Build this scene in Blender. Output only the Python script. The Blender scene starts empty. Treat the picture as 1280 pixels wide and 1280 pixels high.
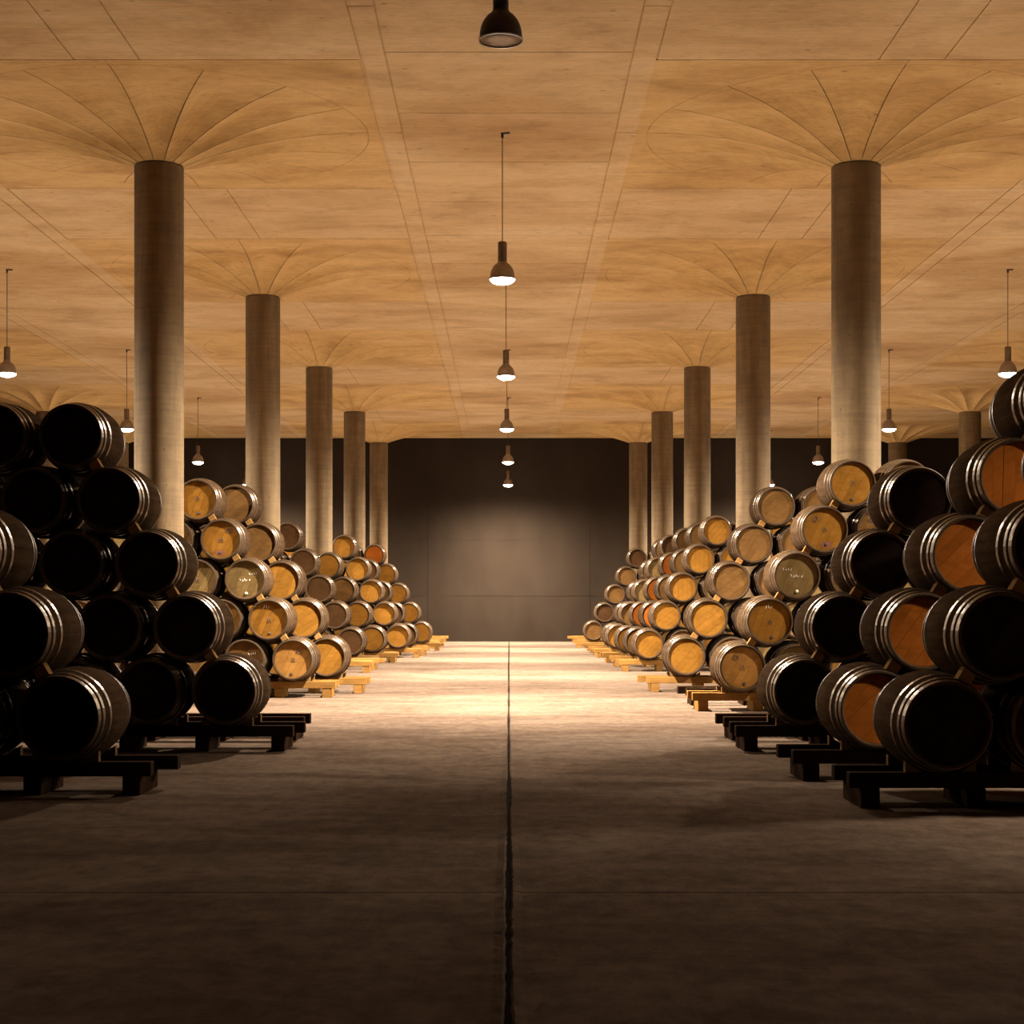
import bpy, bmesh, math, random
from mathutils import Vector, Matrix
random.seed(7)
PI = math.pi
scene = bpy.context.scene
C = scene.collection

# ------------------------------------------------------------------ measures
S = 9.5                    # column bay, metres
EYE = 1.334                # camera height
F = 2066.0 / 1280.0        # focal length over frame width
CEIL = 7.794               # underside of the flat ceiling
COLTOP = 7.333             # top of the column shafts
D1 = 22.53                 # distance of the first visible column row
LAMPZ = EYE + 4.465        # mouth of the pendant shades
WALL = 63.3                # back wall
SIDE = 2.62 * S

# ------------------------------------------------------------------ camera
cd = bpy.data.cameras.new('camera')
cam = bpy.data.objects.new('camera', cd); C.objects.link(cam)
cam.location = (0, 0, EYE)
cam.rotation_euler = (PI / 2, 0, 0)
cd.sensor_width = 36; cd.sensor_height = 36; cd.sensor_fit = 'HORIZONTAL'
cd.lens = 36 * F
cd.shift_y = (758.4 - 640) / 1280
cd.shift_x = (640 - 636.3) / 1280
cd.clip_start = 0.1; cd.clip_end = 300
scene.camera = cam

# ------------------------------------------------------------------ world, exposure
w = bpy.data.worlds.new('world'); scene.world = w; w.use_nodes = True
w.node_tree.nodes['Background'].inputs[0].default_value = (0.02, 0.012, 0.008, 1)
w.node_tree.nodes['Background'].inputs[1].default_value = 0.05
vs = scene.view_settings
scene.display_settings.display_device = 'sRGB'
vs.view_transform = 'Standard'; vs.look = 'None'; vs.gamma = 1.0; vs.use_curve_mapping = False
vs.exposure = 0.0

LAMP_POWER = 5000.0
LAMP_COLOR = (1.0, 0.87, 0.69)

# ------------------------------------------------------------------ materials
def mat(name, rough=0.8, metal=0.0):
    m = bpy.data.materials.new(name); m.use_nodes = True
    nt = m.node_tree; b = nt.nodes['Principled BSDF']
    b.inputs['Roughness'].default_value = rough
    b.inputs['Metallic'].default_value = metal
    return m, nt, b

def N(nt, t, **k):
    n = nt.nodes.new(t)
    for a, v in k.items(): setattr(n, a, v)
    return n

def coords(nt, scale=(1, 1, 1), kind='Object'):
    tc = N(nt, 'ShaderNodeTexCoord'); mp = N(nt, 'ShaderNodeMapping')
    mp.inputs['Scale'].default_value = scale
    nt.links.new(tc.outputs[kind], mp.inputs['Vector'])
    return mp.outputs['Vector']

def noise(nt, vec, scale, detail=4, rough=0.6, dist=0.0):
    n = N(nt, 'ShaderNodeTexNoise')
    n.inputs['Scale'].default_value = scale; n.inputs['Detail'].default_value = detail
    n.inputs['Roughness'].default_value = rough; n.inputs['Distortion'].default_value = dist
    nt.links.new(vec, n.inputs['Vector'])
    return n.outputs['Fac']

def ramp(nt, fac, stops):
    r = N(nt, 'ShaderNodeValToRGB')
    e = r.color_ramp.elements
    e[0].position, e[0].color = stops[0][0], (*stops[0][1], 1)
    e[1].position, e[1].color = stops[-1][0], (*stops[-1][1], 1)
    for p, c in stops[1:-1]:
        x = e.new(p); x.color = (*c, 1)
    nt.links.new(fac, r.inputs['Fac'])
    return r.outputs['Color']

def mix(nt, a, b, fac=0.5, mode='MIX'):
    m = N(nt, 'ShaderNodeMix', data_type='RGBA', blend_type=mode)
    if isinstance(fac, (int, float)): m.inputs['Factor'].default_value = fac
    else: nt.links.new(fac, m.inputs['Factor'])
    for i, v in ((6, a), (7, b)):
        if isinstance(v, tuple): m.inputs[i].default_value = (*v, 1)
        else: nt.links.new(v, m.inputs[i])
    return m.outputs[2]

def bump(nt, b, h, strength=0.3, dist=0.01):
    n = N(nt, 'ShaderNodeBump')
    n.inputs['Strength'].default_value = strength; n.inputs['Distance'].default_value = dist
    nt.links.new(h, n.inputs['Height']); nt.links.new(n.outputs['Normal'], b.inputs['Normal'])

G = (1, 1, 1)
def grey(v): return (v, v, v)

def make_ceiling_mat(name, stops):
    m, nt, b = mat(name, 0.9)
    v = coords(nt, kind='Generated')
    g = N(nt, 'ShaderNodeNewGeometry').outputs['Position']
    def mp(sc):
        n = N(nt, 'ShaderNodeMapping'); n.inputs['Scale'].default_value = sc
        nt.links.new(g, n.inputs['Vector']); return n.outputs['Vector']
    blotch = noise(nt, mp((0.5, 0.9, 0.6)), 1.0, 6, 0.62, 0.4)
    grain = noise(nt, mp((0.7, 26, 3)), 1.0, 5, 0.65)
    fine = noise(nt, mp((6, 40, 10)), 1.0, 4, 0.7)
    mott = noise(nt, mp((2.6, 3.4, 3)), 1.0, 7, 0.7, 0.5)
    base = ramp(nt, blotch, stops)
    c = mix(nt, base, ramp(nt, grain, [(0.3, grey(0.90)), (0.7, grey(1.06))]), 1.0, 'MULTIPLY')
    c = mix(nt, c, ramp(nt, fine, [(0.28, grey(0.66)), (0.5, grey(1.0))]), 0.8, 'MULTIPLY')
    c = mix(nt, c, ramp(nt, mott, [(0.32, grey(0.84)), (0.5, grey(1.0)), (0.7, grey(1.06))]), 0.8, 'MULTIPLY')
    # knots and pin holes
    vo = N(nt, 'ShaderNodeTexVoronoi'); vo.inputs['Scale'].default_value = 1.0
    nt.links.new(mp((1.8, 3.2, 2.2)), vo.inputs['Vector'])
    spots = ramp(nt, vo.outputs['Distance'], [(0.04, grey(0.40)), (0.095, grey(1.0))])
    c = mix(nt, c, spots, 0.75, 'MULTIPLY')
    nt.links.new(c, b.inputs['Base Color'])
    bump(nt, b, grain, 0.25, 0.006)
    return m

def make_column_mat():
    m, nt, b = mat('cast_column_concrete', 0.85)
    v = coords(nt, (1, 1, 1))
    oi = N(nt, 'ShaderNodeObjectInfo')
    add = N(nt, 'ShaderNodeVectorMath', operation='ADD')
    sc = N(nt, 'ShaderNodeVectorMath', operation='SCALE'); sc.inputs['Scale'].default_value = 30
    comb = N(nt, 'ShaderNodeCombineXYZ')
    for i in range(3): nt.links.new(oi.outputs['Random'], comb.inputs[i])
    nt.links.new(comb.outputs[0], sc.inputs[0]); nt.links.new(v, add.inputs[0]); nt.links.new(sc.outputs[0], add.inputs[1])
    def mp(s):
        n = N(nt, 'ShaderNodeMapping'); n.inputs['Scale'].default_value = s
        nt.links.new(add.outputs[0], n.inputs['Vector']); return n.outputs['Vector']
    st = noise(nt, mp((5, 5, 0.5)), 1.0, 5, 0.6, 0.3)
    bands = noise(nt, mp((0.8, 0.8, 16)), 1.0, 4, 0.7)
    mott = noise(nt, mp((3, 3, 3)), 1.5, 6, 0.65)
    base = ramp(nt, st, [(0.3, (0.105, 0.063, 0.026)), (0.55, (0.160, 0.102, 0.046)), (0.75, (0.205, 0.137, 0.068))])
    c = mix(nt, base, ramp(nt, bands, [(0.3, grey(0.82)), (0.65, grey(1.08))]), 1.0, 'MULTIPLY')
    c = mix(nt, c, ramp(nt, mott, [(0.3, grey(0.78)), (0.6, grey(1.05))]), 0.8, 'MULTIPLY')
    vo = N(nt, 'ShaderNodeTexVoronoi'); nt.links.new(mp((6, 6, 5)), vo.inputs['Vector']); vo.inputs['Scale'].default_value = 1.0
    c = mix(nt, c, ramp(nt, vo.outputs['Distance'], [(0.05, grey(0.3)), (0.10, grey(1.0))]), 0.7, 'MULTIPLY')
    nt.links.new(c, b.inputs['Base Color'])
    bump(nt, b, bands, 0.2, 0.006)
    return m

def make_floor_mat():
    m, nt, b = mat('trowelled_floor_concrete', 0.8)
    g = N(nt, 'ShaderNodeNewGeometry').outputs['Position']
    def mp(s, r=0):
        n = N(nt, 'ShaderNodeMapping'); n.inputs['Scale'].default_value = s; n.inputs['Rotation'].default_value = (0, 0, r)
        nt.links.new(g, n.inputs['Vector']); return n.outputs['Vector']
    big = noise(nt, mp((0.35, 0.5, 1)), 1.0, 6, 0.6, 0.6)
    streak = noise(nt, mp((1.0, 1.5, 1), 0.3), 1.0, 7, 0.65, 1.6)
    fine = noise(nt, mp((8, 4.5, 1)), 1.0, 7, 0.75)
    scr = noise(nt, mp((30, 3, 1), 0.5), 1.0, 3, 0.5, 2.0)
    base = ramp(nt, big, [(0.3, (0.076, 0.050, 0.035)), (0.55, (0.112, 0.078, 0.057)), (0.75, (0.140, 0.102, 0.078))])
    c = mix(nt, base, ramp(nt, streak, [(0.35, grey(0.74)), (0.6, grey(1.06))]), 0.9, 'MULTIPLY')
    c = mix(nt, c, ramp(nt, fine, [(0.3, grey(0.62)), (0.62, grey(1.15))]), 0.85, 'MULTIPLY')
    b.inputs['IOR'].default_value = 1.02
    c = mix(nt, c, ramp(nt, scr, [(0.26, grey(0.7)), (0.36, grey(1.0)), (0.68, grey(1.0)), (0.76, grey(1.25))]), 0.6, 'MULTIPLY')
    # curved tyre scuffs
    wv = N(nt, 'ShaderNodeTexWave', wave_type='RINGS'); wv.inputs['Scale'].default_value = 0.16
    wv.inputs['Distortion'].default_value = 9; wv.inputs['Detail'].default_value = 2; wv.inputs['Detail Scale'].default_value = 0.35
    nt.links.new(mp((1, 0.5, 1)), wv.inputs['Vector'])
    c = mix(nt, c, ramp(nt, wv.outputs['Fac'], [(0.0, grey(0.75)), (0.03, grey(1.0))]), 0.35, 'MULTIPLY')
    nt.links.new(c, b.inputs['Base Color'])
    r = N(nt, 'ShaderNodeMapRange'); r.inputs['To Min'].default_value = 0.72; r.inputs['To Max'].default_value = 0.9; b.inputs['Specular IOR Level'].default_value = 0.04
    nt.links.new(streak, r.inputs['Value']); nt.links.new(r.outputs[0], b.inputs['Roughness'])
    bump(nt, b, fine, 0.35, 0.004)
    return m

def make_wall_mat():
    m, nt, b = mat('dark_painted_wall', 0.9)
    b.inputs['IOR'].default_value = 1.05
    g = N(nt, 'ShaderNodeNewGeometry').outputs['Position']
    n = N(nt, 'ShaderNodeMapping'); n.inputs['Scale'].default_value = (0.8, 1, 0.4); nt.links.new(g, n.inputs['Vector'])
    a = noise(nt, n.outputs[0], 1.0, 6, 0.65)
    nt.links.new(ramp(nt, a, [(0.3, (0.0190, 0.0130, 0.0092)), (0.7, (0.0265, 0.0185, 0.0132))]), b.inputs['Base Color'])
    return m

def wood(name, c0, c1, c2, rough=0.7, grain_axis=1, scale=1.0, tint=True, spec=0.3):
    m, nt, b = mat(name, rough)
    v = coords(nt)
    oi = N(nt, 'ShaderNodeObjectInfo')
    comb = N(nt, 'ShaderNodeCombineXYZ')
    for i in range(3): nt.links.new(oi.outputs['Random'], comb.inputs[i])
    sc = N(nt, 'ShaderNodeVectorMath', operation='SCALE'); sc.inputs['Scale'].default_value = 17
    add = N(nt, 'ShaderNodeVectorMath', operation='ADD')
    nt.links.new(comb.outputs[0], sc.inputs[0]); nt.links.new(v, add.inputs[0]); nt.links.new(sc.outputs[0], add.inputs[1])
    s = [22 * scale] * 3; s[grain_axis] = 1.6 * scale
    n = N(nt, 'ShaderNodeMapping'); n.inputs['Scale'].default_value = s
    nt.links.new(add.outputs[0], n.inputs['Vector'])
    gr = noise(nt, n.outputs[0], 1.0, 5, 0.6, 0.3)
    n2 = N(nt, 'ShaderNodeMapping'); n2.inputs['Scale'].default_value = (3, 3, 3)
    nt.links.new(add.outputs[0], n2.inputs['Vector'])
    bl = noise(nt, n2.outputs[0], 1.0, 5, 0.6, 0.5)
    c = ramp(nt, gr, [(0.3, c0), (0.5, c1), (0.72, c2)])
    c = mix(nt, c, ramp(nt, bl, [(0.3, grey(0.72)), (0.6, grey(1.08))]), 0.9, 'MULTIPLY')
    if tint: c = mix(nt, c, oi.outputs['Color'], 1.0, 'MULTIPLY')
    nt.links.new(c, b.inputs['Base Color'])
    b.inputs['Specular IOR Level'].default_value = spec
    b.inputs['IOR'].default_value = 1.03
    bump(nt, b, gr, 0.25, 0.003)
    return m

def plain(name, col, rough, metal=0.0, emit=None, strength=0):
    m, nt, b = mat(name, rough, metal)
    v = coords(nt)
    n = noise(nt, v, 25, 4, 0.6)
    c = mix(nt, col, ramp(nt, n, [(0.3, grey(0.75)), (0.7, grey(1.1))]), 1.0, 'MULTIPLY')
    nt.links.new(c, b.inputs['Base Color'])
    if emit:
        b.inputs['Emission Color'].default_value = (*emit, 1); b.inputs['Emission Strength'].default_value = strength
    return m

M = dict(
    ceiling=make_ceiling_mat('board_formed_concrete', [(0.34, (0.46, 0.315, 0.155)), (0.5, (0.575, 0.418, 0.222)), (0.68, (0.64, 0.50, 0.30))]),
    curved=make_ceiling_mat('curved_capital_concrete', [(0.32, (0.40, 0.245, 0.085)), (0.5, (0.55, 0.370, 0.150)), (0.68, (0.64, 0.455, 0.210))]),
    column=make_column_mat(), floor=make_floor_mat(), wall=make_wall_mat(),
    stave=wood('weathered_oak_staves', (0.0475, 0.0266, 0.0144), (0.0648, 0.0389, 0.0223), (0.0850, 0.0540, 0.0324), 0.8, 1, 1.0, True, 0.06),
    head=wood('oak_barrel_head', (0.78, 0.72, 0.62), (0.9, 0.87, 0.8), (1.0, 0.99, 0.97), 0.68, 0, 1.1, True, 0.15),
    timber=wood('rack_timber', (0.70, 0.64, 0.55), (0.88, 0.84, 0.78), (1.0, 0.98, 0.95), 0.75, 0, 1.0, True, 0.25),
    hoop=plain('dull_galvanised_hoop', (0.17, 0.120, 0.080), 0.33, 0.75),
    bung_pale=plain('pale_silicone_bung', (0.75, 0.66, 0.52), 0.5),
    bung_dark=plain('dark_bung', (0.06, 0.035, 0.03), 0.5),
    ink=plain('faded_black_stamp', (0.16, 0.09, 0.045), 0.8),
    chalk=plain('white_chalk_marks', (0.75, 0.70, 0.60), 0.9),
    stain=plain('wine_stain', (0.15, 0.045, 0.02), 0.6),
    cable=plain('lamp_cable', (0.03, 0.02, 0.015), 0.6),
    tube=plain('lamp_gear_tube', (0.17, 0.115, 0.07), 0.45, 0.3),
    tube_dark=plain('dark_lamp_gear_tube', (0.012, 0.010, 0.010), 0.5),
    shade=plain('lamp_shade_lacquer', (0.32, 0.25, 0.20), 0.4, 0.4),
    shade_dark=plain('dark_lamp_shade_lacquer', (0.035, 0.018, 0.014), 0.45),
    reflector=plain('lamp_reflector', (0.75, 0.68, 0.58), 0.35, 0.6),
    glass_off=plain('unlit_lamp_glass', (0.52, 0.42, 0.31), 0.35),
    bulb=plain('lit_lamp_glass', (1, 0.9, 0.75), 0.4, 0, (1.0, 0.93, 0.80), 26),
    sealant=plain('dark_joint_sealant', (0.014, 0.009, 0.007), 0.9),
)

M['sealant'].node_tree.nodes['Principled BSDF'].inputs['IOR'].default_value = 1.02

# ------------------------------------------------------------------ helpers
def obj(name, me, m=None, parent=None, loc=None, rot=None, color=None):
    if isinstance(me, bmesh.types.BMesh):
        bm = me; me = bpy.data.meshes.new(name); bm.to_mesh(me); bm.free()
        if m is not None: me.materials.append(m)
    o = bpy.data.objects.new(name, me); C.objects.link(o)
    if parent is not None: o.parent = parent
    if loc is not None: o.location = loc
    if rot is not None: o.rotation_euler = rot
    if color is not None: o.color = (*color, 1)
    return o

def tomesh(name, bm, m, smooth=False):
    me = bpy.data.meshes.new(name); bm.to_mesh(me); bm.free(); me.materials.append(m)
    if smooth: me.polygons.foreach_set('use_smooth', [True] * len(me.polygons))
    return me

def thing(name, label, cat, loc=(0, 0, 0), rot=None, group=None):
    o = bpy.data.objects.new(name, None); C.objects.link(o); o.empty_display_size = 0.2
    o.location = loc
    if rot: o.rotation_euler = rot
    o['label'] = label; o['category'] = cat
    if group: o['group'] = group
    return o

def box(bm, x0, x1, y0, y1, z0, z1):
    v = [bm.verts.new(p) for p in ((x0, y0, z0), (x1, y0, z0), (x1, y1, z0), (x0, y1, z0), (x0, y0, z1), (x1, y0, z1), (x1, y1, z1), (x0, y1, z1))]
    for f in ((0, 3, 2, 1), (4, 5, 6, 7), (0, 1, 5, 4), (1, 2, 6, 5), (2, 3, 7, 6), (3, 0, 4, 7)):
        bm.faces.new([v[i] for i in f])
    return v

def boxbm(x0, x1, y0, y1, z0, z1, bev=0.0):
    bm = bmesh.new(); box(bm, x0, x1, y0, y1, z0, z1)
    if bev: bmesh.ops.bevel(bm, geom=bm.edges[:], offset=bev, segments=1, affect='EDGES')
    return bm

def lathe(bm, prof, n, axis='Z', close=False, a0=0.0):
    """prof: list of (radius, height). Returns rings."""
    rings = []
    for r, h in prof:
        ring = []
        for i in range(n):
            a = a0 + 2 * PI * i / n
            p = (r * math.cos(a), r * math.sin(a), h) if axis == 'Z' else (r * math.cos(a), h, r * math.sin(a))
            ring.append(bm.verts.new(p))
        rings.append(ring)
    m = len(rings)
    for k in range(m if close else m - 1):
        A, B = rings[k], rings[(k + 1) % m]
        for i in range(n):
            j = (i + 1) % n
            bm.faces.new((A[i], A[j], B[j], B[i]))
    return rings

def finish(bm):
    bmesh.ops.recalc_face_normals(bm, faces=bm.faces[:]); return bm

def ordinal(n):
    return ['first', 'second', 'third', 'fourth', 'fifth', 'sixth', 'seventh', 'eighth', 'ninth', 'tenth', 'eleventh', 'twelfth'][n]

# ------------------------------------------------------------------ the setting: walls
def structure(o):
    o['kind'] = 'structure'; return o

def wall_with_panels(name, x0, x1, y, zs, xs, back=0.15):
    w_ = structure(obj(name, boxbm(x0, x1, y + 0.012, y + back, 0, CEIL + 0.3), M['wall']))
    g = 0.006
    for a, b_ in zip(zs[:-1], zs[1:]):
        for c, d in zip(xs[:-1], xs[1:]):
            obj('wall_panel', boxbm(c + g, d - g, y, y + 0.014, a + g, b_ - g), M['wall'], w_)
    return w_
wall_with_panels('wall_back', -SIDE, SIDE, WALL, [0, 1.74, 3.88, 6.0, CEIL], [-SIDE + 2 * SIDE * i / 16 for i in range(17)])
structure(obj('wall_left', boxbm(-SIDE - 0.15, -SIDE, -9, WALL, 0, CEIL), M['wall']))
structure(obj('wall_right', boxbm(SIDE, SIDE + 0.15, -9, WALL, 0, CEIL), M['wall']))
structure(obj('wall_front', boxbm(-SIDE, SIDE, -9.15, -9, 0, CEIL), M['wall']))

# ------------------------------------------------------------------ floor: slabs either side of a rough joint
flo = structure(obj('floor', boxbm(-SIDE, SIDE, -9, WALL, -0.3, -0.012), M['sealant']))
def rough_slab(side, y0, y1):
    bm = bmesh.new()
    n = max(2, int((min(y1, 30) - y0) / 0.05)) if y0 < 30 else 2
    ys = [y0 + (min(y1, 30) - y0) * i / n for i in range(n + 1)]
    if y1 > 30: ys.append(y1)
    rnd = random.Random(side * 10 + y0)
    prev = None
    # ragged lip along the joint, a slightly raised worn ridge, then the flat slab
    for y in ys:
        j = 0.007 + rnd.uniform(-0.003, 0.006) + 0.003 * math.sin(y * 1.7)
        jz = rnd.uniform(-0.001, 0.003)
        cols = [(j, -0.03), (j + 0.003, -0.004 + jz), (j + 0.012, 0.006 + jz), (j + 0.028 + rnd.uniform(-.004, .004), 0.003 + jz), (j + 0.05, 0.0), (SIDE, 0.0)]
        row = [bm.verts.new((side * x - 0.004, y, z)) for x, z in cols]
        if prev:
            for a in range(len(row) - 1): bm.faces.new((prev[a], prev[a + 1], row[a + 1], row[a]))
        prev = row
    finish(bm)
    # end drops
    for e, yy in ((0, y0), (-1, y1)):
        vs_ = [bm.verts.new(p) for p in ((side * 0.05, yy, 0), (side * SIDE, yy, 0), (side * SIDE, yy, -0.03), (side * 0.05, yy, -0.03))]
        bm.faces.new(vs_)
    for f in bm.faces:
        if f.normal.z < -0.5: f.normal_flip()
    obj('floor_slab', bm, M['floor'], flo)
for sd in (-1, 1):
    rough_slab(sd, -9, 7.714); rough_slab(sd, 7.726, WALL)

# ------------------------------------------------------------------ ceiling: formwork panels below a backing slab
ceil = structure(obj('ceiling', boxbm(-SIDE, SIDE, -9, WALL, CEIL + 0.014, CEIL + 0.5), M['ceiling']))
PH = 0.3165 * S            # half side of the square panel round each column
JOINT = 0.010
def cpanel(x0, x1, y0, y1, low=0.0):
    x0 = max(x0, -SIDE); x1 = min(x1, SIDE); y0 = max(y0, -9); y1 = min(y1, WALL)
    if x1 - x0 < 0.05 or y1 - y0 < 0.05: return
    g = JOINT
    obj('ceiling_panel', boxbm(x0 + g, x1 - g, y0 + g, y1 - g, CEIL - low, CEIL + 0.02), M['ceiling'], ceil)
rows = [D1 + S * k for k in range(-3, 5)]
CAPS = []
for kx in range(-3, 3):
    cx = (kx + 0.5) * S
    for yc in rows:
        near = yc > D1 - S - 1
        CAPS.append((cx, yc))
        cpanel(cx - PH, cx - 0.0405 * S, yc + PH, yc + S - PH)
        cpanel(cx - 0.0405 * S, cx + 0.0405 * S, yc + PH, yc + S - PH)
        cpanel(cx + 0.0405 * S, cx + PH, yc + PH, yc + S - PH)
for kx in range(-2, 3):
    bx_ = kx * S
    y = 19.25 - 12 * S / 4
    q = S / 4
    while y < WALL:
        cpanel(bx_ - 0.1525 * S, bx_ + 0.1525 * S, y, y + q)
        y += q
    for yc in rows + [rows[-1] + S]:
        for s_ in (-1, 1):
            a, b_ = sorted((bx_ + s_ * 0.1525 * S, bx_ + s_ * 0.1835 * S))
            cpanel(a, b_, yc - 0.5 * S, yc)
            cpanel(a, b_, yc, yc + 0.5 * S)
for kx in range(-3, 3):
    pass

# capitals: sixteen curved wedges sweeping from the shaft to a ring just inside the square panel
RS = 0.333; RC = 2.85; DROP = CEIL - COLTOP
def capz(r, t):
    u = (r - RS) / (RC - RS)
    u = max(0.0, min(1.0, u))
    z = CEIL - DROP * (1 - u) ** 2.1
    return z + 0.075 * math.sin(PI * t) * math.sin(PI * min(1, u * 1.15)) ** 1.0 * (1 if u < 0.87 else 0)
RR = [RS, 0.40, 0.5, 0.65, 0.85, 1.1, 1.4, 1.75, 2.15, 2.55, RC - 0.004]
def wedge_mesh():
    bm = bmesh.new(); na = 5; da = 2 * PI / 16
    top = []
    for r in RR:
        ga = 0.007 / r
        row = []
        for i in range(na + 1):
            t = i / na; a = -da / 2 + ga + (da - 2 * ga) * t
            row.append(bm.verts.new((r * math.cos(a), r * math.sin(a), capz(r, t) - COLTOP)))
        top.append(row)
    for A, B in zip(top[:-1], top[1:]):
        for i in range(na): bm.faces.new((A[i], A[i + 1], B[i + 1], B[i]))
    edge = [A[0] for A in top] + top[-1][1:-1] + [A[-1] for A in reversed(top)] + top[0][1:-1][::-1]
    up = [bm.verts.new(v.co + Vector((0, 0, 0.018))) for v in edge]
    for i in range(len(edge)):
        j = (i + 1) % len(edge)
        bm.faces.new((edge[i], edge[j], up[j], up[i]))
    return tomesh('capital_wedge', finish(bm), M['curved'], False)
WEDGE = wedge_mesh()
def corner_mesh():
    bm = bmesh.new(); r = RC + 0.004; h = PH - JOINT
    arc = [(r * math.cos(a), r * math.sin(a)) for a in [PI / 2 * i / 16 for i in range(17)]]
    poly = [(h, 0.004)] + [(h, h)] + [(0.004, h)] + [(x, y) for x, y in reversed(arc)]
    z0 = CEIL - COLTOP
    vs_ = [bm.verts.new((x, y, z0)) for x, y in poly]; bm.faces.new(vs_)
    r_ = bmesh.ops.extrude_face_region(bm, geom=bm.faces[:])
    for v in [g for g in r_['geom'] if isinstance(g, bmesh.types.BMVert)]: v.co.z += 0.018
    bmesh.ops.triangulate(bm, faces=bm.faces[:])
    return tomesh('capital_corner', finish(bm), M['curved'])
CORNER = corner_mesh()
def capcore_mesh():
    bm = bmesh.new()
    prof = [(0.05, COLTOP)] + [(r, capz(r, 0.5) + 0.016) for r in RR[:-1]] + [(RC, CEIL + 0.02)]
    lathe(bm, [(r, z - COLTOP) for r, z in prof], 48)
    return tomesh('capital_core', finish(bm), M['ceiling'])
CORE = capcore_mesh()
def shaft_mesh():
    bm = bmesh.new()
    prof = [(0.331, 0), (0.332, 2.0), (0.332, 4.0), (0.332, COLTOP - 0.03), (0.324, COLTOP - 0.01), (0.31, COLTOP + 0.003)]
    lathe(bm, prof, 64)
    me = tomesh('column_shaft', finish(bm), M['column'], True); return me
SHAFT = shaft_mesh()

def column(cx, cy, label, group):
    t = thing('concrete_column', label, 'column', (cx, cy, 0), None, group)
    obj('shaft', SHAFT, None, t, (0, 0, 0), (0, 0, random.uniform(0, 6.28)))
    cap = obj('capital', CORE, None, t, (0, 0, COLTOP))
    for i in range(16):
        obj('curved_panel', WEDGE, None, cap, (0, 0, 0), (0, 0, 2 * PI * (i + 0.5) / 16))
    for i in range(4):
        obj('corner_panel', CORNER, None, cap, (0, 0, 0), (0, 0, PI / 2 * i))

XOFF = -0.02
for kx, word in ((-2, 'far left'), (-1, 'left'), (0, 'right'), (1, 'far right')):
    for k in range(0, 5):
        cx = (kx + 0.5) * S + XOFF; cy = D1 + k * S
        if kx in (-1, 0):
            lab = 'round concrete column, %s from the camera in the %s row beside the aisle' % (ordinal(k), word)
        else:
            lab = 'round concrete column of the outer %s row, beside the %s column of the aisle row' % (word.split()[1], ordinal(k))
        column(cx, cy, lab, 'concrete columns in the ' + word + ' row')
# plain square panels where nothing can be seen of the columns
for kx in range(-3, 3):
    for yc in rows:
        if kx in (-2, -1, 0, 1) and yc > D1 - 1: continue
        cx = (kx + 0.5) * S
        cpanel(cx - PH, cx + PH, yc - PH, yc + PH)

# ------------------------------------------------------------------ pendant lamps
def lamp_meshes(lit):
    n = 40
    bm = bmesh.new()
    outer = [(0.170, 0.0), (0.169, 0.03), (0.165, 0.07), (0.154, 0.115), (0.135, 0.155), (0.108, 0.19), (0.078, 0.213), (0.066, 0.225), (0.066, 0.235)]
    inner = [(r - 0.004, z - 0.001) for r, z in reversed(outer)]
    lathe(bm, outer + inner, n, close=True)
    shade = tomesh('lamp_shade', finish(bm), M['shade'] if lit else M['shade_dark'], True)
    bm = bmesh.new()
    lathe(bm, [(0.0005, 0.507), (0.05, 0.507), (0.058, 0.503), (0.062, 0.495), (0.062, 0.31), (0.060, 0.308), (0.060, 0.304), (0.062, 0.302), (0.062, 0.236), (0.0005, 0.236)], n)
    tube = tomesh('gear_tube', finish(bm), M['tube'] if lit else M['tube_dark'], True)
    bm = bmesh.new()
    lathe(bm, [(0.168, -0.005), (0.177, -0.005), (0.177, 0.006), (0.168, 0.006)], n, close=True)
    rim = tomesh('rim', finish(bm), M['shade'] if lit else M['glass_off'], True)
    bm = bmesh.new()
    if lit:
        lathe(bm, [(0.0005, -0.075), (0.06, -0.070), (0.11, -0.058), (0.150, -0.038), (0.172, -0.008), (0.163, 0.0), (0.163, 0.02), (0.0005, 0.03)], n)
    else:
        lathe(bm, [(0.0005, 0.002), (0.08, 0.001), (0.163, 0.004), (0.163, 0.008), (0.0005, 0.008)], n)
    glass = tomesh('glass', finish(bm), M['bulb'] if lit else M['glass_off'], True)
    return shade, tube, rim, glass
LIT, OFF = lamp_meshes(True), lamp_meshes(False)
def cyl_mesh(name, r, z0, z1, m, n=12):
    bm = bmesh.new(); lathe(bm, [(0.0003, z0), (r, z0), (r, z1), (0.0003, z1)], n); return tomesh(name, finish(bm), m, True)
CABLE = cyl_mesh('cable', 0.0065, 0.50, CEIL - LAMPZ, M['cable'])
HOOKB = boxbm(-0.02, 0.10, -0.015, 0.015, CEIL - LAMPZ - 0.02, CEIL - LAMPZ)
box(HOOKB, -0.015, 0.015, -0.015, 0.015, CEIL - LAMPZ - 0.07, CEIL - LAMPZ - 0.018)
HOOK = tomesh('ceiling_bracket', HOOKB, M['cable'])
lamp_data = {}
GLOW = 0.035
def glow_light(p):
    if ('g', p) not in lamp_data:
        l = bpy.data.lights.new('glass_glow', 'POINT'); l.energy = p; l.color = LAMP_COLOR; l.shadow_soft_size = 0.07
        lamp_data[('g', p)] = l
    return lamp_data[('g', p)]
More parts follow.
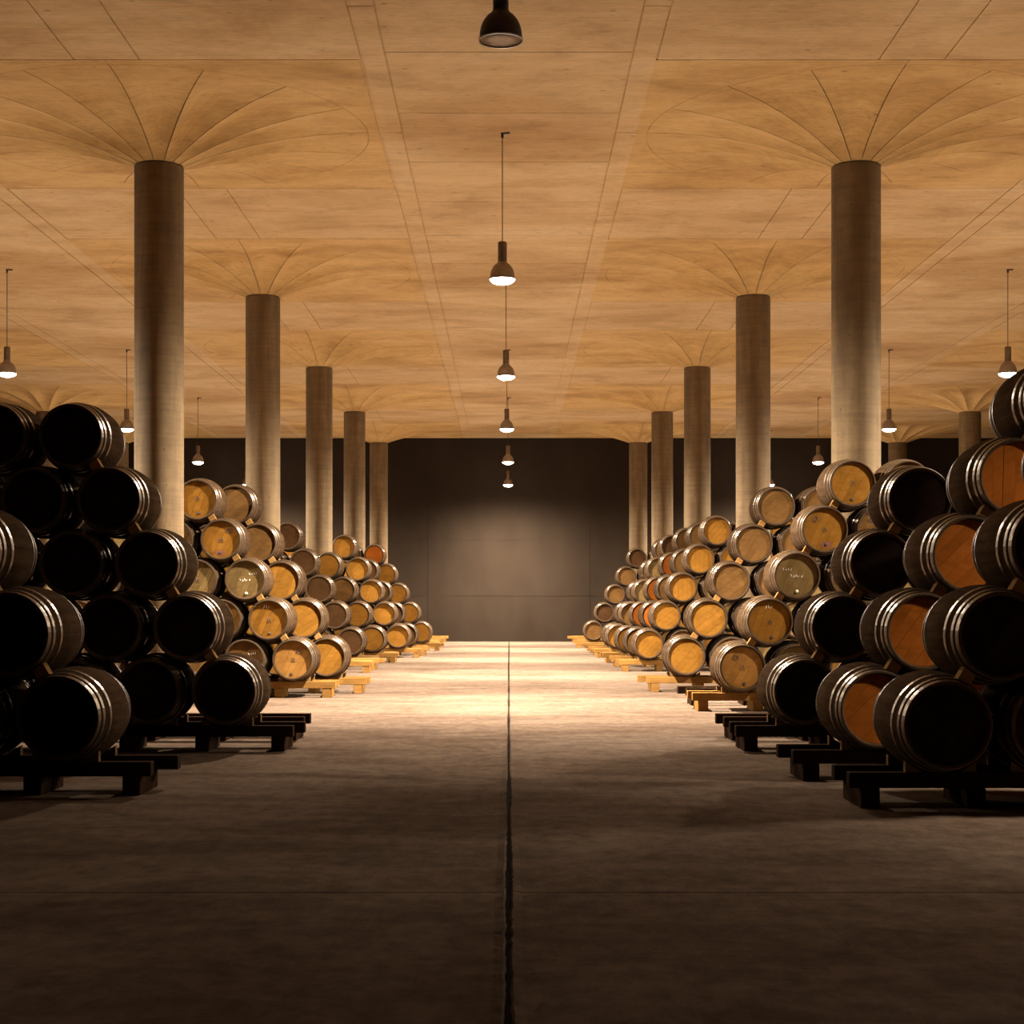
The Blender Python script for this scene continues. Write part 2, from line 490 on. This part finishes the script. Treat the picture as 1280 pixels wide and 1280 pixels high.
def lamp_light(power, size=0.26):
    k = (power, size)
    if k not in lamp_data:
        l = bpy.data.lights.new('lamp_light', 'AREA'); l.shape = 'DISK'; l.size = size
        l.energy = power; l.color = LAMP_COLOR; l.spread = math.radians(178)
        # the reflector throws most of its light straight down
        l.use_nodes = True; nt = l.node_tree; em = nt.nodes['Emission']
        ge = nt.nodes.new('ShaderNodeNewGeometry'); dp = nt.nodes.new('ShaderNodeVectorMath'); dp.operation = 'DOT_PRODUCT'
        nt.links.new(ge.outputs['Normal'], dp.inputs[0]); nt.links.new(ge.outputs['Incoming'], dp.inputs[1])
        ab = nt.nodes.new('ShaderNodeMath'); ab.operation = 'ABSOLUTE'; nt.links.new(dp.outputs['Value'], ab.inputs[0])
        pw = nt.nodes.new('ShaderNodeMath'); pw.operation = 'POWER'; pw.inputs[1].default_value = 1.15; nt.links.new(ab.outputs[0], pw.inputs[0])
        nt.links.new(pw.outputs[0], em.inputs['Strength'])
        lamp_data[k] = l
    return lamp_data[k]
def pendant(x, y, label, lit=True, power=None, group='pendant lamps', z=LAMPZ):
    t = thing('pendant_lamp', label, 'lamp', (x, y, z), (0, 0, random.uniform(-.3, .3)), group)
    sh, tu, ri, gl = LIT if lit else OFF
    obj('lamp_shade', sh, None, t); obj('gear_tube', tu, None, t); obj('rim', ri, None, t); obj('glass', gl, None, t)
    c = obj('cable', CABLE, None, t)
    if z != LAMPZ:
        k = (CEIL - z - 0.5) / (CEIL - LAMPZ - 0.5); c.scale = (1, 1, k); c.location.z = 0.5 - 0.5 * k
    hk = obj('ceiling_bracket', HOOK, None, t, (0, 0, LAMPZ - z))
    if lit:
        o = bpy.data.objects.new('lamp_light', lamp_light(power or LAMP_POWER)); C.objects.link(o)
        o.parent = t; o.location = (0, 0, -0.085)
        # the glass below the rim also glows sideways
        g = bpy.data.objects.new('glass_glow', glow_light((power or LAMP_POWER) * GLOW)); C.objects.link(g)
        g.parent = t; g.location = (0, 0, -0.16)
LX = [-0.03, 0.04, 0.04, 0.04, 0.04, 0.04]
for k in range(-1, 5):
    y = D1 + k * S
    px = {-1: 626, 0: 628, 1: 632.5, 2: 633.5, 3: 635, 4: 635}[k]
    x = (px - 636.3) / 2066 * y
    if k == -1:
        pendant(x, y, 'unlit dark pendant lamp over the aisle at the top edge of the photo', False, group='pendant lamps over the aisle')
    else:
        pendant(x, y, 'lit pendant lamp over the centre aisle, %s lit one from the camera' % ordinal(k), group='pendant lamps over the aisle')
for s_, word in ((-1, 'left'), (1, 'right')):
    for k in range(0, 5):
        pendant(s_ * S * 1.008 - 0.03, D1 + k * S + (0.0 if k != 1 else -0.4), 'lit pendant lamp in the %s side aisle, level with the %s aisle column' % (word, ordinal(k)), group='pendant lamps over the %s side aisle' % word)
# two added fill lamps out of view brighten the second and fourth right-hand stacks
pendant(7.4, 18.6, 'added fill lamp behind the third stack on the right, outside the frame', True, 2000, group='added fill lamps between the right-hand stacks')
pendant(6.9, 11.2, 'added fill lamp beside the nearest stack on the right, outside the frame', True, 1300, group='added fill lamps between the right-hand stacks', z=3.6)

# ------------------------------------------------------------------ barrels
HL = 0.475; RE = 0.285; RB = 0.34
def rad(y): return RE + (RB - RE) * (1 - (y / HL) ** 2)
def shell_mesh(nst, per, ny):
    bm = bmesh.new()
    ys = [-HL + 2 * HL * i / ny for i in range(ny + 1)]
    n = nst * per
    def ring(r, y, groove):
        out = []
        for s in range(nst):
            for q in range(per):
                if per == 4:
                    f = (0.0, 0.035, 0.5, 0.965)[q]; dr = (-groove, 0, 0, 0)[q]
                else:
                    f = q / per; dr = 0
                a = 2 * PI * (s + f) / nst
                out.append(bm.verts.new(((r + dr) * math.cos(a), y, (r + dr) * math.sin(a))))
        return out
    RI = 0.262; REC = 0.04
    rings = [ring(0.02, -HL + REC + 0.022, 0), ring(RI, -HL + REC + 0.022, 0), ring(RI, -HL + 0.012, 0), ring(RI + 0.012, -HL, 0), ring(RE - 0.003, -HL, 0.0015)]
    rings += [ring(rad(y), y + (0.003 if i == 0 else -0.003 if i == ny else 0), 0.0022) for i, y in enumerate(ys)]
    rings += [ring(RE - 0.003, HL, 0.0015), ring(RI + 0.012, HL, 0), ring(RI, HL - 0.012, 0), ring(RI, HL - REC, 0), ring(0.02, HL - REC, 0)]
    for A, B in zip(rings[:-1], rings[1:]):
        for i in range(n):
            j = (i + 1) % n; bm.faces.new((A[i], A[j], B[j], B[i]))
    bm.faces.new(rings[0]); bm.faces.new(rings[-1])
    finish(bm)
    return tomesh('stave_shell', bm, M['stave'], False)
SHELL_N = shell_mesh(28, 4, 10)
SHELL_F = shell_mesh(32, 1, 6)
def hoop_bm(bm, y0, y1, n, th=0.0035):
    s = [(rad(y) + e, y) for y, e in ((y0, -0.002), (y0, th), ((y0 + y1) / 2, th + 0.0005), (y1, th), (y1, -0.002))]
    lathe(bm, s, n, 'Y', close=True)
HOOPS = [(-HL + 0.001, -HL + 0.042), (-HL + 0.075, -HL + 0.108), (-HL + 0.190, -HL + 0.225)]
HOOPS += [(-b_, -a) for a, b_ in HOOPS]
HOOP_M = []
for a, b_ in HOOPS:
    bm = bmesh.new(); hoop_bm(bm, a, b_, 48); HOOP_M.append(tomesh('hoop', finish(bm), M['hoop'], False))
bm = bmesh.new()
for a, b_ in HOOPS: hoop_bm(bm, a, b_, 28, 0.004)
HOOP_F = tomesh('hoop_set', finish(bm), M['hoop'], False)

def board_poly(x0, x1, r):
    pts = []
    n = 7
    for i in range(n + 1):
        x = x0 + (x1 - x0) * i / n; pts.append((x, math.sqrt(max(0, r * r - x * x))))
    for i in range(n, -1, -1):
        x = x0 + (x1 - x0) * i / n; pts.append((x, -math.sqrt(max(0, r * r - x * x))))
    out = []
    for p in pts:
        if not out or (abs(out[-1][0] - p[0]) + abs(out[-1][1] - p[1])) > 1e-5: out.append(p)
    if (abs(out[0][0] - out[-1][0]) + abs(out[0][1] - out[-1][1])) < 1e-5: out.pop()
    return out
def board_bm(bm, x0, x1, y):
    poly = board_poly(x0, x1, 0.2605)
    ang = math.radians(-28)
    ca, sa = math.cos(ang), math.sin(ang)
    f, k = [], []
    for px, pz in poly:
        X, Z = px * ca + pz * sa * -1, px * sa + pz * ca
        f.append(bm.verts.new((X, y, Z))); k.append(bm.verts.new((X, y + 0.02, Z)))
    bm.faces.new(f)
    for i in range(len(f)):
        j = (i + 1) % len(f); bm.faces.new((f[i], k[i], k[j], f[j]))
EDG = [-0.2600, -0.175, -0.095, -0.005, 0.085, 0.170, 0.2600]
BOARDS = []
for i in range(6):
    bm = bmesh.new(); board_bm(bm, EDG[i] + 0.0007, EDG[i + 1] - 0.0007, -HL + 0.040 + (0.0015 if i % 2 else 0)); finish(bm)
    BOARDS.append(tomesh('head_board', bm, M['head']))
bm = bmesh.new()
for i in range(6): board_bm(bm, EDG[i] + 0.001, EDG[i + 1] - 0.001, -HL + 0.040 + (0.0015 if i % 2 else 0))
HEAD_F = tomesh('head', finish(bm), M['head'])

# marks on the heads
def tube_path(bm, pts, r, n=5):
    for a, b_ in zip(pts[:-1], pts[1:]):
        a, b_ = Vector(a), Vector(b_); d = b_ - a
        if d.length < 1e-6: continue
        q = d.to_track_quat('Z', 'Y')
        A = [bm.verts.new(a + q @ Vector((r * math.cos(2 * PI * i / n), r * math.sin(2 * PI * i / n), 0))) for i in range(n)]
        B = [bm.verts.new(b_ + q @ Vector((r * math.cos(2 * PI * i / n), r * math.sin(2 * PI * i / n), 0))) for i in range(n)]
        for i in range(n): bm.faces.new((A[i], A[(i + 1) % n], B[(i + 1) % n], B[i]))
        bm.faces.new(A[::-1]); bm.faces.new(B)
YF = -HL + 0.0385
def ringpts(cx, cz, r, n=18): return [(cx + r * math.cos(2 * PI * i / n), YF, cz + r * math.sin(2 * PI * i / n)) for i in range(n + 1)]
bm = bmesh.new()                       # two overlapping rings inside a ring, as on the lowest barrels
tube_path(bm, ringpts(0, 0, 0.036), 0.003); tube_path(bm, ringpts(-0.009, 0.008, 0.018), 0.003); tube_path(bm, ringpts(0.009, -0.008, 0.018), 0.003)
EMBLEM = tomesh('round_stamp', finish(bm), M['ink'])
bm = bmesh.new()
tube_path(bm, [(-0.03, YF, -0.02), (-0.012, YF, 0.03), (0.0, YF, -0.025), (0.014, YF, 0.026), (0.03, YF, -0.02)], 0.003)
tube_path(bm, [(-0.035, YF, -0.035), (0.035, YF, -0.035)], 0.002)
STAMP = tomesh('centre_stamp', finish(bm), M['ink'])
def scribble(seed, w_, h_, letters):
    rr = random.Random(seed); bm = bmesh.new(); x = -w_ / 2; st = w_ / letters
    for i in range(letters):
        pts = [(x + rr.uniform(0, st * .8), YF, rr.uniform(-h_ / 2, h_ / 2)) for _ in range(4)]
        tube_path(bm, pts, 0.0024); x += st
    return tomesh('chalk_writing', finish(bm), M['chalk'])
CHALK = [scribble(1, 0.17, 0.05, 5), scribble(2, 0.10, 0.06, 3), scribble(3, 0.12, 0.04, 4)]
bm = bmesh.new(); lathe(bm, [(0.0005, YF - 0.014), (0.012, YF - 0.014), (0.02, YF - 0.008), (0.022, YF), (0.022, YF + 0.006)], 16, 'Y'); BUNG_P = tomesh('bung', finish(bm), M['bung_pale'], True)
bm = bmesh.new(); lathe(bm, [(0.0005, YF - 0.004), (0.017, YF - 0.006), (0.021, YF - 0.004), (0.022, YF + 0.004)], 16, 'Y'); BUNG_D = tomesh('bung', finish(bm), M['bung_dark'], True)
bm = bmesh.new()
pts = []
rr = random.Random(5)
for i in range(22):
    a = 2 * PI * i / 22; r = 0.055 * (1 + rr.uniform(-.25, .3)) ; pts.append((r * 1.25 * math.cos(a), max(-0.055, r * 0.7 * math.sin(a))))
f = [bm.verts.new((x, YF + 0.0006, z)) for x, z in pts]; k_ = [bm.verts.new((x, YF + 0.0016, z)) for x, z in pts]
bm.faces.new(f); bm.faces.new(k_[::-1])
for i in range(len(f)): bm.faces.new((f[i], f[(i + 1) % len(f)], k_[(i + 1) % len(f)], k_[i]))
STAIN = tomesh('wine_stain', finish(bm), M['stain'])

GOLD, PALE, DULL, DARK, OLD, RED = (0.2128, 0.0988, 0.0182), (0.2660, 0.1330, 0.0380), (0.1444, 0.0950, 0.0395), (0.0456, 0.0228, 0.0106), (0.1102, 0.0570, 0.0205), (0.3496, 0.1026, 0.0167)
SHADE = (0.022, 0.013, 0.010)  # shade of the unlit near rows, put into their head colour
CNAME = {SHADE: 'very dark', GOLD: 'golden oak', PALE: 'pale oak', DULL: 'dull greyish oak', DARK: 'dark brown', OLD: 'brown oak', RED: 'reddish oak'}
BW = (0.92, 0.90, 0.86)
def barrel(x, y, z, label, group, near, head, mirror=False, marks=None):
    """y is the centre; the head towards the camera lies at y - HL."""
    r = random.Random(int(x * 1000) * 31 + int(y * 100) * 7 + int(z * 100))
    roll = r.uniform(-0.16, 0.16) if marks else r.uniform(-0.5, 0.5)
    t = thing('wine_barrel', label, 'barrel', (x, y, z), (0, roll, r.uniform(-0.012, 0.012)), group)
    k = r.uniform(0.82, 1.12); bc = tuple(c * k for c in BW)
    if near:
        obj('stave_shell', SHELL_N, None, t, color=bc)
        for i in range(6):
            q = r.uniform(0.86, 1.1)
            obj('head_board', BOARDS[i], None, t, color=tuple(min(1, c * q) for c in head))
        for hm in HOOP_M: obj('hoop', hm, None, t)
    else:
        obj('stave_shell', SHELL_F, None, t, color=bc)
        obj('head', HEAD_F, None, t, color=head)
        obj('hoop_set', HOOP_F, None, t)['kind'] = 'stuff'
    s = -1 if mirror else 1
    if marks == 1:
        obj('round_stamp', EMBLEM, None, t, (-0.085 * s, 0, 0.125)); obj('centre_stamp', STAMP, None, t, (0.0, 0, 0.01)); obj('bung', BUNG_D, None, t, (0.03 * s, 0, -0.205))
    elif marks == 2:
        obj('bung', BUNG_D, None, t, (0.0, 0, -0.2)); obj('centre_stamp', STAMP, None, t, (0, 0, 0)); obj('chalk_writing', CHALK[1], None, t, (0.02 * s, 0, 0.19))
    elif marks == 3:
        obj('bung', BUNG_P, None, t, (0.0, 0, -0.2)); obj('chalk_writing', CHALK[0], None, t, (0, 0, 0.0)); obj('chalk_writing', CHALK[2], None, t, (-0.12 * s, 0, 0.08))
    elif marks == 4:
        obj('wine_stain', STAIN, None, t, (0.01 * s, 0, -0.195)); obj('bung', BUNG_D, None, t, (0.01 * s, -0.001, -0.19)); obj('centre_stamp', STAMP, None, t, (0, 0, 0)); obj('round_stamp', EMBLEM, None, t, (-0.11 * s, 0, 0.14))
    elif marks == 5:
        obj('centre_stamp', STAMP, None, t, (0, 0, 0.02)); obj('bung', BUNG_D, None, t, (0.0, 0, -0.2))
    return t

# ------------------------------------------------------------------ racks
BEAMZ0, BEAMZ1 = 0.135, 0.237
Z1 = 0.562; PITCH = 0.70; RISE = 0.583
FOOT = tomesh('foot', boxbm(-0.062, 0.062, -0.30, 0.30, 0, BEAMZ0, 0.004), M['timber'])
WEDG = bmesh.new()
v = [WEDG.verts.new(p) for p in ((0, -0.03, 0), (0.11, -0.03, 0), (0, -0.03, 0.072), (0, 0.03, 0), (0.11, 0.03, 0), (0, 0.03, 0.072))]
for q in ((0, 1, 2), (3, 5, 4), (0, 3, 4, 1), (1, 4, 5, 2), (0, 2, 5, 3)): WEDG.faces.new([v[i] for i in q])
WEDGM = tomesh('wedge', finish(WEDG), M['timber'])
def rack(side, xin, n, yc, label, group, tone, tone2=None, wedges=True, gap=0.5):
    """beams run away from the aisle; yc is the centre of the barrels they carry."""
    t = thing('barrel_rack', label, 'rack', (side * xin, yc, 0), (0, 0, 0 if side > 0 else PI), group)
    L = n * PITCH + 0.25
    rr = random.Random(int(yc * 10) + (5 if side > 0 else 0))
    for s in (-1, 1):
        e = rr.uniform(-0.03, 0.10) if s * side > 0 else 0.0
        obj('beam', boxbm(-e, L, -0.055, 0.055, BEAMZ0, BEAMZ1, 0.005), M['timber'], t, (0, s * gap / 2, 0), color=tone if s * side < 0 else (tone2 or tone))
    for i in range(n + 1):
        obj('foot', FOOT, None, t, (0.14 + i * PITCH, 0, 0), color=tone)
    if wedges:
        for i in range(n):
            for s in (-1, 1):
                cx_ = 0.61 + i * PITCH
                obj('wedge', WEDGM, None, t, (cx_ - 0.235, s * gap / 2, BEAMZ1), color=(0.1800, 0.1125, 0.0525))
                obj('wedge', WEDGM, None, t, (cx_ + 0.235, s * gap / 2, BEAMZ1), (0, 0, PI), color=(0.1800, 0.1125, 0.0525))
    return t

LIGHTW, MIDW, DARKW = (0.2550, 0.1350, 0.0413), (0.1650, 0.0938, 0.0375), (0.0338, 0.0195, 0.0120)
# loose wooden chocks between the outer barrels
CH = bmesh.new()
v = [CH.verts.new(p) for p in ((-0.045, -0.05, -0.034), (0.045, -0.05, -0.045), (0.045, -0.05, 0.045), (-0.045, -0.05, 0.034), (-0.045, 0.05, -0.034), (0.045, 0.05, -0.045), (0.045, 0.05, 0.045), (-0.045, 0.05, 0.034))]
for q in ((0, 1, 2, 3), (4, 7, 6, 5), (0, 4, 5, 1), (1, 5, 6, 2), (2, 6, 7, 3), (3, 7, 4, 0)): CH.faces.new([v[i] for i in q])
CHOCK = tomesh('wooden_chock', finish(CH), M['timber'])

# side, distance of the heads, x of the first bottom barrel, barrels on the floor row, levels, near?, head colours per level, extras
ROWS = [
    # right-hand stacks
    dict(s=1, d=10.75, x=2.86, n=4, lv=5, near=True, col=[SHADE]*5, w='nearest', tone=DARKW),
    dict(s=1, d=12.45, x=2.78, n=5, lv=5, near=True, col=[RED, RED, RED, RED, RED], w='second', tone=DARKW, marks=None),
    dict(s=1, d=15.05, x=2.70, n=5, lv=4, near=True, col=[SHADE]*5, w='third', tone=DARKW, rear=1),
    dict(s=1, d=20.90, x=2.95, n=6, lv=5, near=True, col=[PALE, GOLD, DULL, GOLD, GOLD], w='fourth', tone=LIGHTW, rear=1, marks=1),
    dict(s=1, d=25.70, x=2.76, n=7, lv=5, near=True, col=[GOLD, GOLD, OLD, OLD, OLD], w='fifth', tone=LIGHTW, marks=None),
    dict(s=1, d=33.95, x=2.88, n=7, lv=5, near=False, col=[GOLD, GOLD, GOLD, GOLD, GOLD], w='sixth', tone=LIGHTW),
    dict(s=1, d=36.6, x=2.88, n=7, lv=5, near=False, col=[OLD, RED, OLD, OLD, OLD], w='seventh', tone=LIGHTW),
    dict(s=1, d=39.2, x=2.85, n=7, lv=5, near=False, col=[GOLD, RED, RED, RED, OLD], w='eighth', tone=LIGHTW),
    dict(s=1, d=43.0, x=2.85, n=7, lv=5, near=False, col=[GOLD, OLD, DULL, DULL, DARK], w='ninth', tone=LIGHTW),
    dict(s=1, d=45.3, x=2.88, n=7, lv=5, near=False, col=[OLD, OLD, OLD, OLD, OLD], w='tenth', tone=LIGHTW),
    dict(s=1, d=53.0, x=2.72, n=7, lv=5, near=False, col=[OLD, DARK, OLD, OLD, DARK], w='eleventh', tone=LIGHTW),
    # left-hand stacks
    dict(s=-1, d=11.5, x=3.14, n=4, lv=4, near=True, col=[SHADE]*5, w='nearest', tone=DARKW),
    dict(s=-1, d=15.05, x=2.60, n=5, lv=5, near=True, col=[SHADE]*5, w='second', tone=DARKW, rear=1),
    dict(s=-1, d=24.05, x=3.15, n=6, lv=5, near=True, col=[PALE, GOLD, DULL, GOLD, GOLD], w='third', tone=LIGHTW, marks=1),
    dict(s=-1, d=25.25, x=2.80, n=6, lv=5, near=True, col=[GOLD, GOLD, GOLD, OLD, OLD], w='fourth', tone=LIGHTW),
    dict(s=-1, d=36.6, x=3.52, n=6, lv=5, near=False, col=[DARK, DARK, DARK, DARK, DARK], w='fifth', tone=MIDW),
    dict(s=-1, d=39.2, x=3.25, n=6, lv=4, near=False, col=[GOLD, GOLD, OLD, GOLD, GOLD], w='sixth', tone=LIGHTW),
    dict(s=-1, d=43.0, x=2.90, n=7, lv=5, near=False, col=[GOLD, GOLD, GOLD, GOLD, GOLD], w='seventh', tone=LIGHTW),
    dict(s=-1, d=45.0, x=2.82, n=7, lv=4, near=False, col=[DARK, DARK, DARK, DARK, DARK], w='eighth', tone=LIGHTW),
    dict(s=-1, d=49.65, x=2.65, n=7, lv=5, near=False, col=[GOLD, GOLD, GOLD, GOLD, RED], w='ninth', tone=LIGHTW),
]
LEVEL = ['bottom level', 'level two', 'level three', 'level four', 'level five']
COUNT = 0
# barrels the photo (or a step aside) shows, with those that carry them: kept places per level, counted from the aisle
KEEP = {}
for key, rows_ in {
    (-1, 'eighth'): ('01234', '0123', '012', '01', ''),
    (-1, 'fifth'): ('012345', '01234', '0123', '01', '0'),
    (-1, 'fourth'): ('012345', '01234', '0123', '012', '01'),
    (-1, 'nearest'): ('012', '012', '01', '01', ''),
    (-1, 'ninth'): ('012345', '01234', '0123', '012', '01'),
    (-1, 'second'): ('01234', '01234', '01234', '0123', '012'),
    (-1, 'seventh'): ('0123456', '012345', '01234', '0123', '02'),
    (-1, 'sixth'): ('01234', '0123', '012', '01', ''),
    (-1, 'third'): ('012345', '01234', '0123', '012', '0'),
    (1, 'eighth'): ('012345', '01234', '0123', '012', '01'),
    (1, 'eleventh'): ('012345', '01234', '0123', '012', '01'),
    (1, 'fifth'): ('0123456', '012345', '0123', '012', '01'),
    (1, 'fourth'): ('012345', '01234', '0123', '012', '01'),
    (1, 'nearest'): ('012', '012', '01', '01', '0'),
    (1, 'ninth'): ('01234', '0123', '012', '01', '0'),
    (1, 'second'): ('0123', '0123', '012', '012', '01'),
    (1, 'seventh'): ('012345', '01234', '0123', '012', '01'),
    (1, 'sixth'): ('0123456', '012345', '01234', '0123', '012'),
    (1, 'tenth'): ('01234', '0123', '012', '01', '0'),
    (1, 'third'): ('01234', '0123', '012', '01', ''),
}.items():
    KEEP[key] = {(l, int(c)) for l, t_ in enumerate(rows_) for c in t_}
KEYS = {}
for R in ROWS:
    s, d, x0, n, lv = R['s'], R['d'], R['x'], R['n'], R['lv']
    word = 'left' if s < 0 else 'right'
    yc = d + HL
    half = (d + 0.5) * 640 / 2066
    beam_in = x0 - 0.61
    nb = 0
    grp = 'barrels in the %s stack on the %s' % (R['w'], word)
    tops = {}
    for l in range(lv):
        for i in range(n - l if n >= 6 else n):
            x = x0 + l * PITCH / 2 + i * PITCH
            if x > half + 1.35: continue
            if KEEP and (l, i) not in KEEP[s, R['w']]: continue
            z = Z1 + l * RISE
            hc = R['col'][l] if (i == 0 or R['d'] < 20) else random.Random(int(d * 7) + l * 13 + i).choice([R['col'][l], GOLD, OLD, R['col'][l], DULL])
            mk = None
            if R.get('marks') == 1: mk = (l + 1 if i == 0 else [1, 3, 5, 2, 4][(l + i) % 5])
            pos = 'aisle end' if i == 0 else '%s from aisle' % ordinal(i)
            desc = {None: '', 1: ' with ring stamp', 2: ' with chalk mark', 3: ' with white writing', 4: ' with wine stain', 5: ' with small stamp'}[mk]
            lab = '%s headed barrel%s, %s, %s, %s %s-hand stack' % (CNAME[hc], desc, LEVEL[l], pos, R['w'], word)
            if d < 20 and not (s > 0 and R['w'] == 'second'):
                lab = 'wine barrel with shade-darkened head, %s, %s, %s %s-hand stack' % (LEVEL[l], pos, R['w'], word)
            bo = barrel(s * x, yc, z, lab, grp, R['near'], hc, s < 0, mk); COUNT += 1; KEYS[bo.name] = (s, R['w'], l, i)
            if l == 0: nb = i + 1
            if i == 0 and l > 0 and d < 27:
                # chock in the notch on the aisle side of the contact below this barrel, near its front
                mx, mz = x - 0.175, z - RISE / 2
                cxk, czk = mx - 0.857 * 0.05, mz + 0.515 * 0.05
                c = obj('wooden_chock', CHOCK, None, None, (s * cxk, d + 0.09, czk), (0, (-1 if s > 0 else 1) * math.radians(-31) + (PI if s > 0 else 0), 0), color=(0.2550, 0.1425, 0.0525))
                c['category'] = 'chock'; c['group'] = 'wooden chocks between barrels'
                c['label'] = 'small wooden chock under the aisle end barrel, %s, %s stack on the %s' % (LEVEL[l], R['w'], word)
    rk = 'racks under the barrels'
    rack(s, beam_in, nb, yc, '%s timber rack carrying the %s barrel stack on the %s' % ('dark' if R['tone'] is DARKW else 'light', R['w'], word), rk, R['tone'])
    if R.get('rear'):
        k = 2 if (s > 0 and d > 20) else nb - 1
        rack(s, beam_in + 0.05, k, yc + 1.22, 'dark empty timber rack right behind the %s barrel stack on the %s' % (R['w'], word), rk, DARKW, wedges=False)
for s, word, ds in ((1, 'right', (48.2, 50.2, 55.5, 57.2, 62.0)), (-1, 'left', (33.6, 35.2, 41.0 - 0.9, 47.0, 52.8, 54.6, 56.4, 58.2, 62.2))):
    m_ = 0
    for y in ds:
        rack(s, 2.3 if s > 0 else (2.75 if y < 42 else 2.3), 2, y, 'low empty light timber rack on the %s, %s empty one from the camera' % (word, ordinal(m_)), 'empty racks', LIGHTW, wedges=False, gap=0.5)
        m_ += 1
print('BARRELS', COUNT, 'OBJECTS', len(bpy.data.objects))
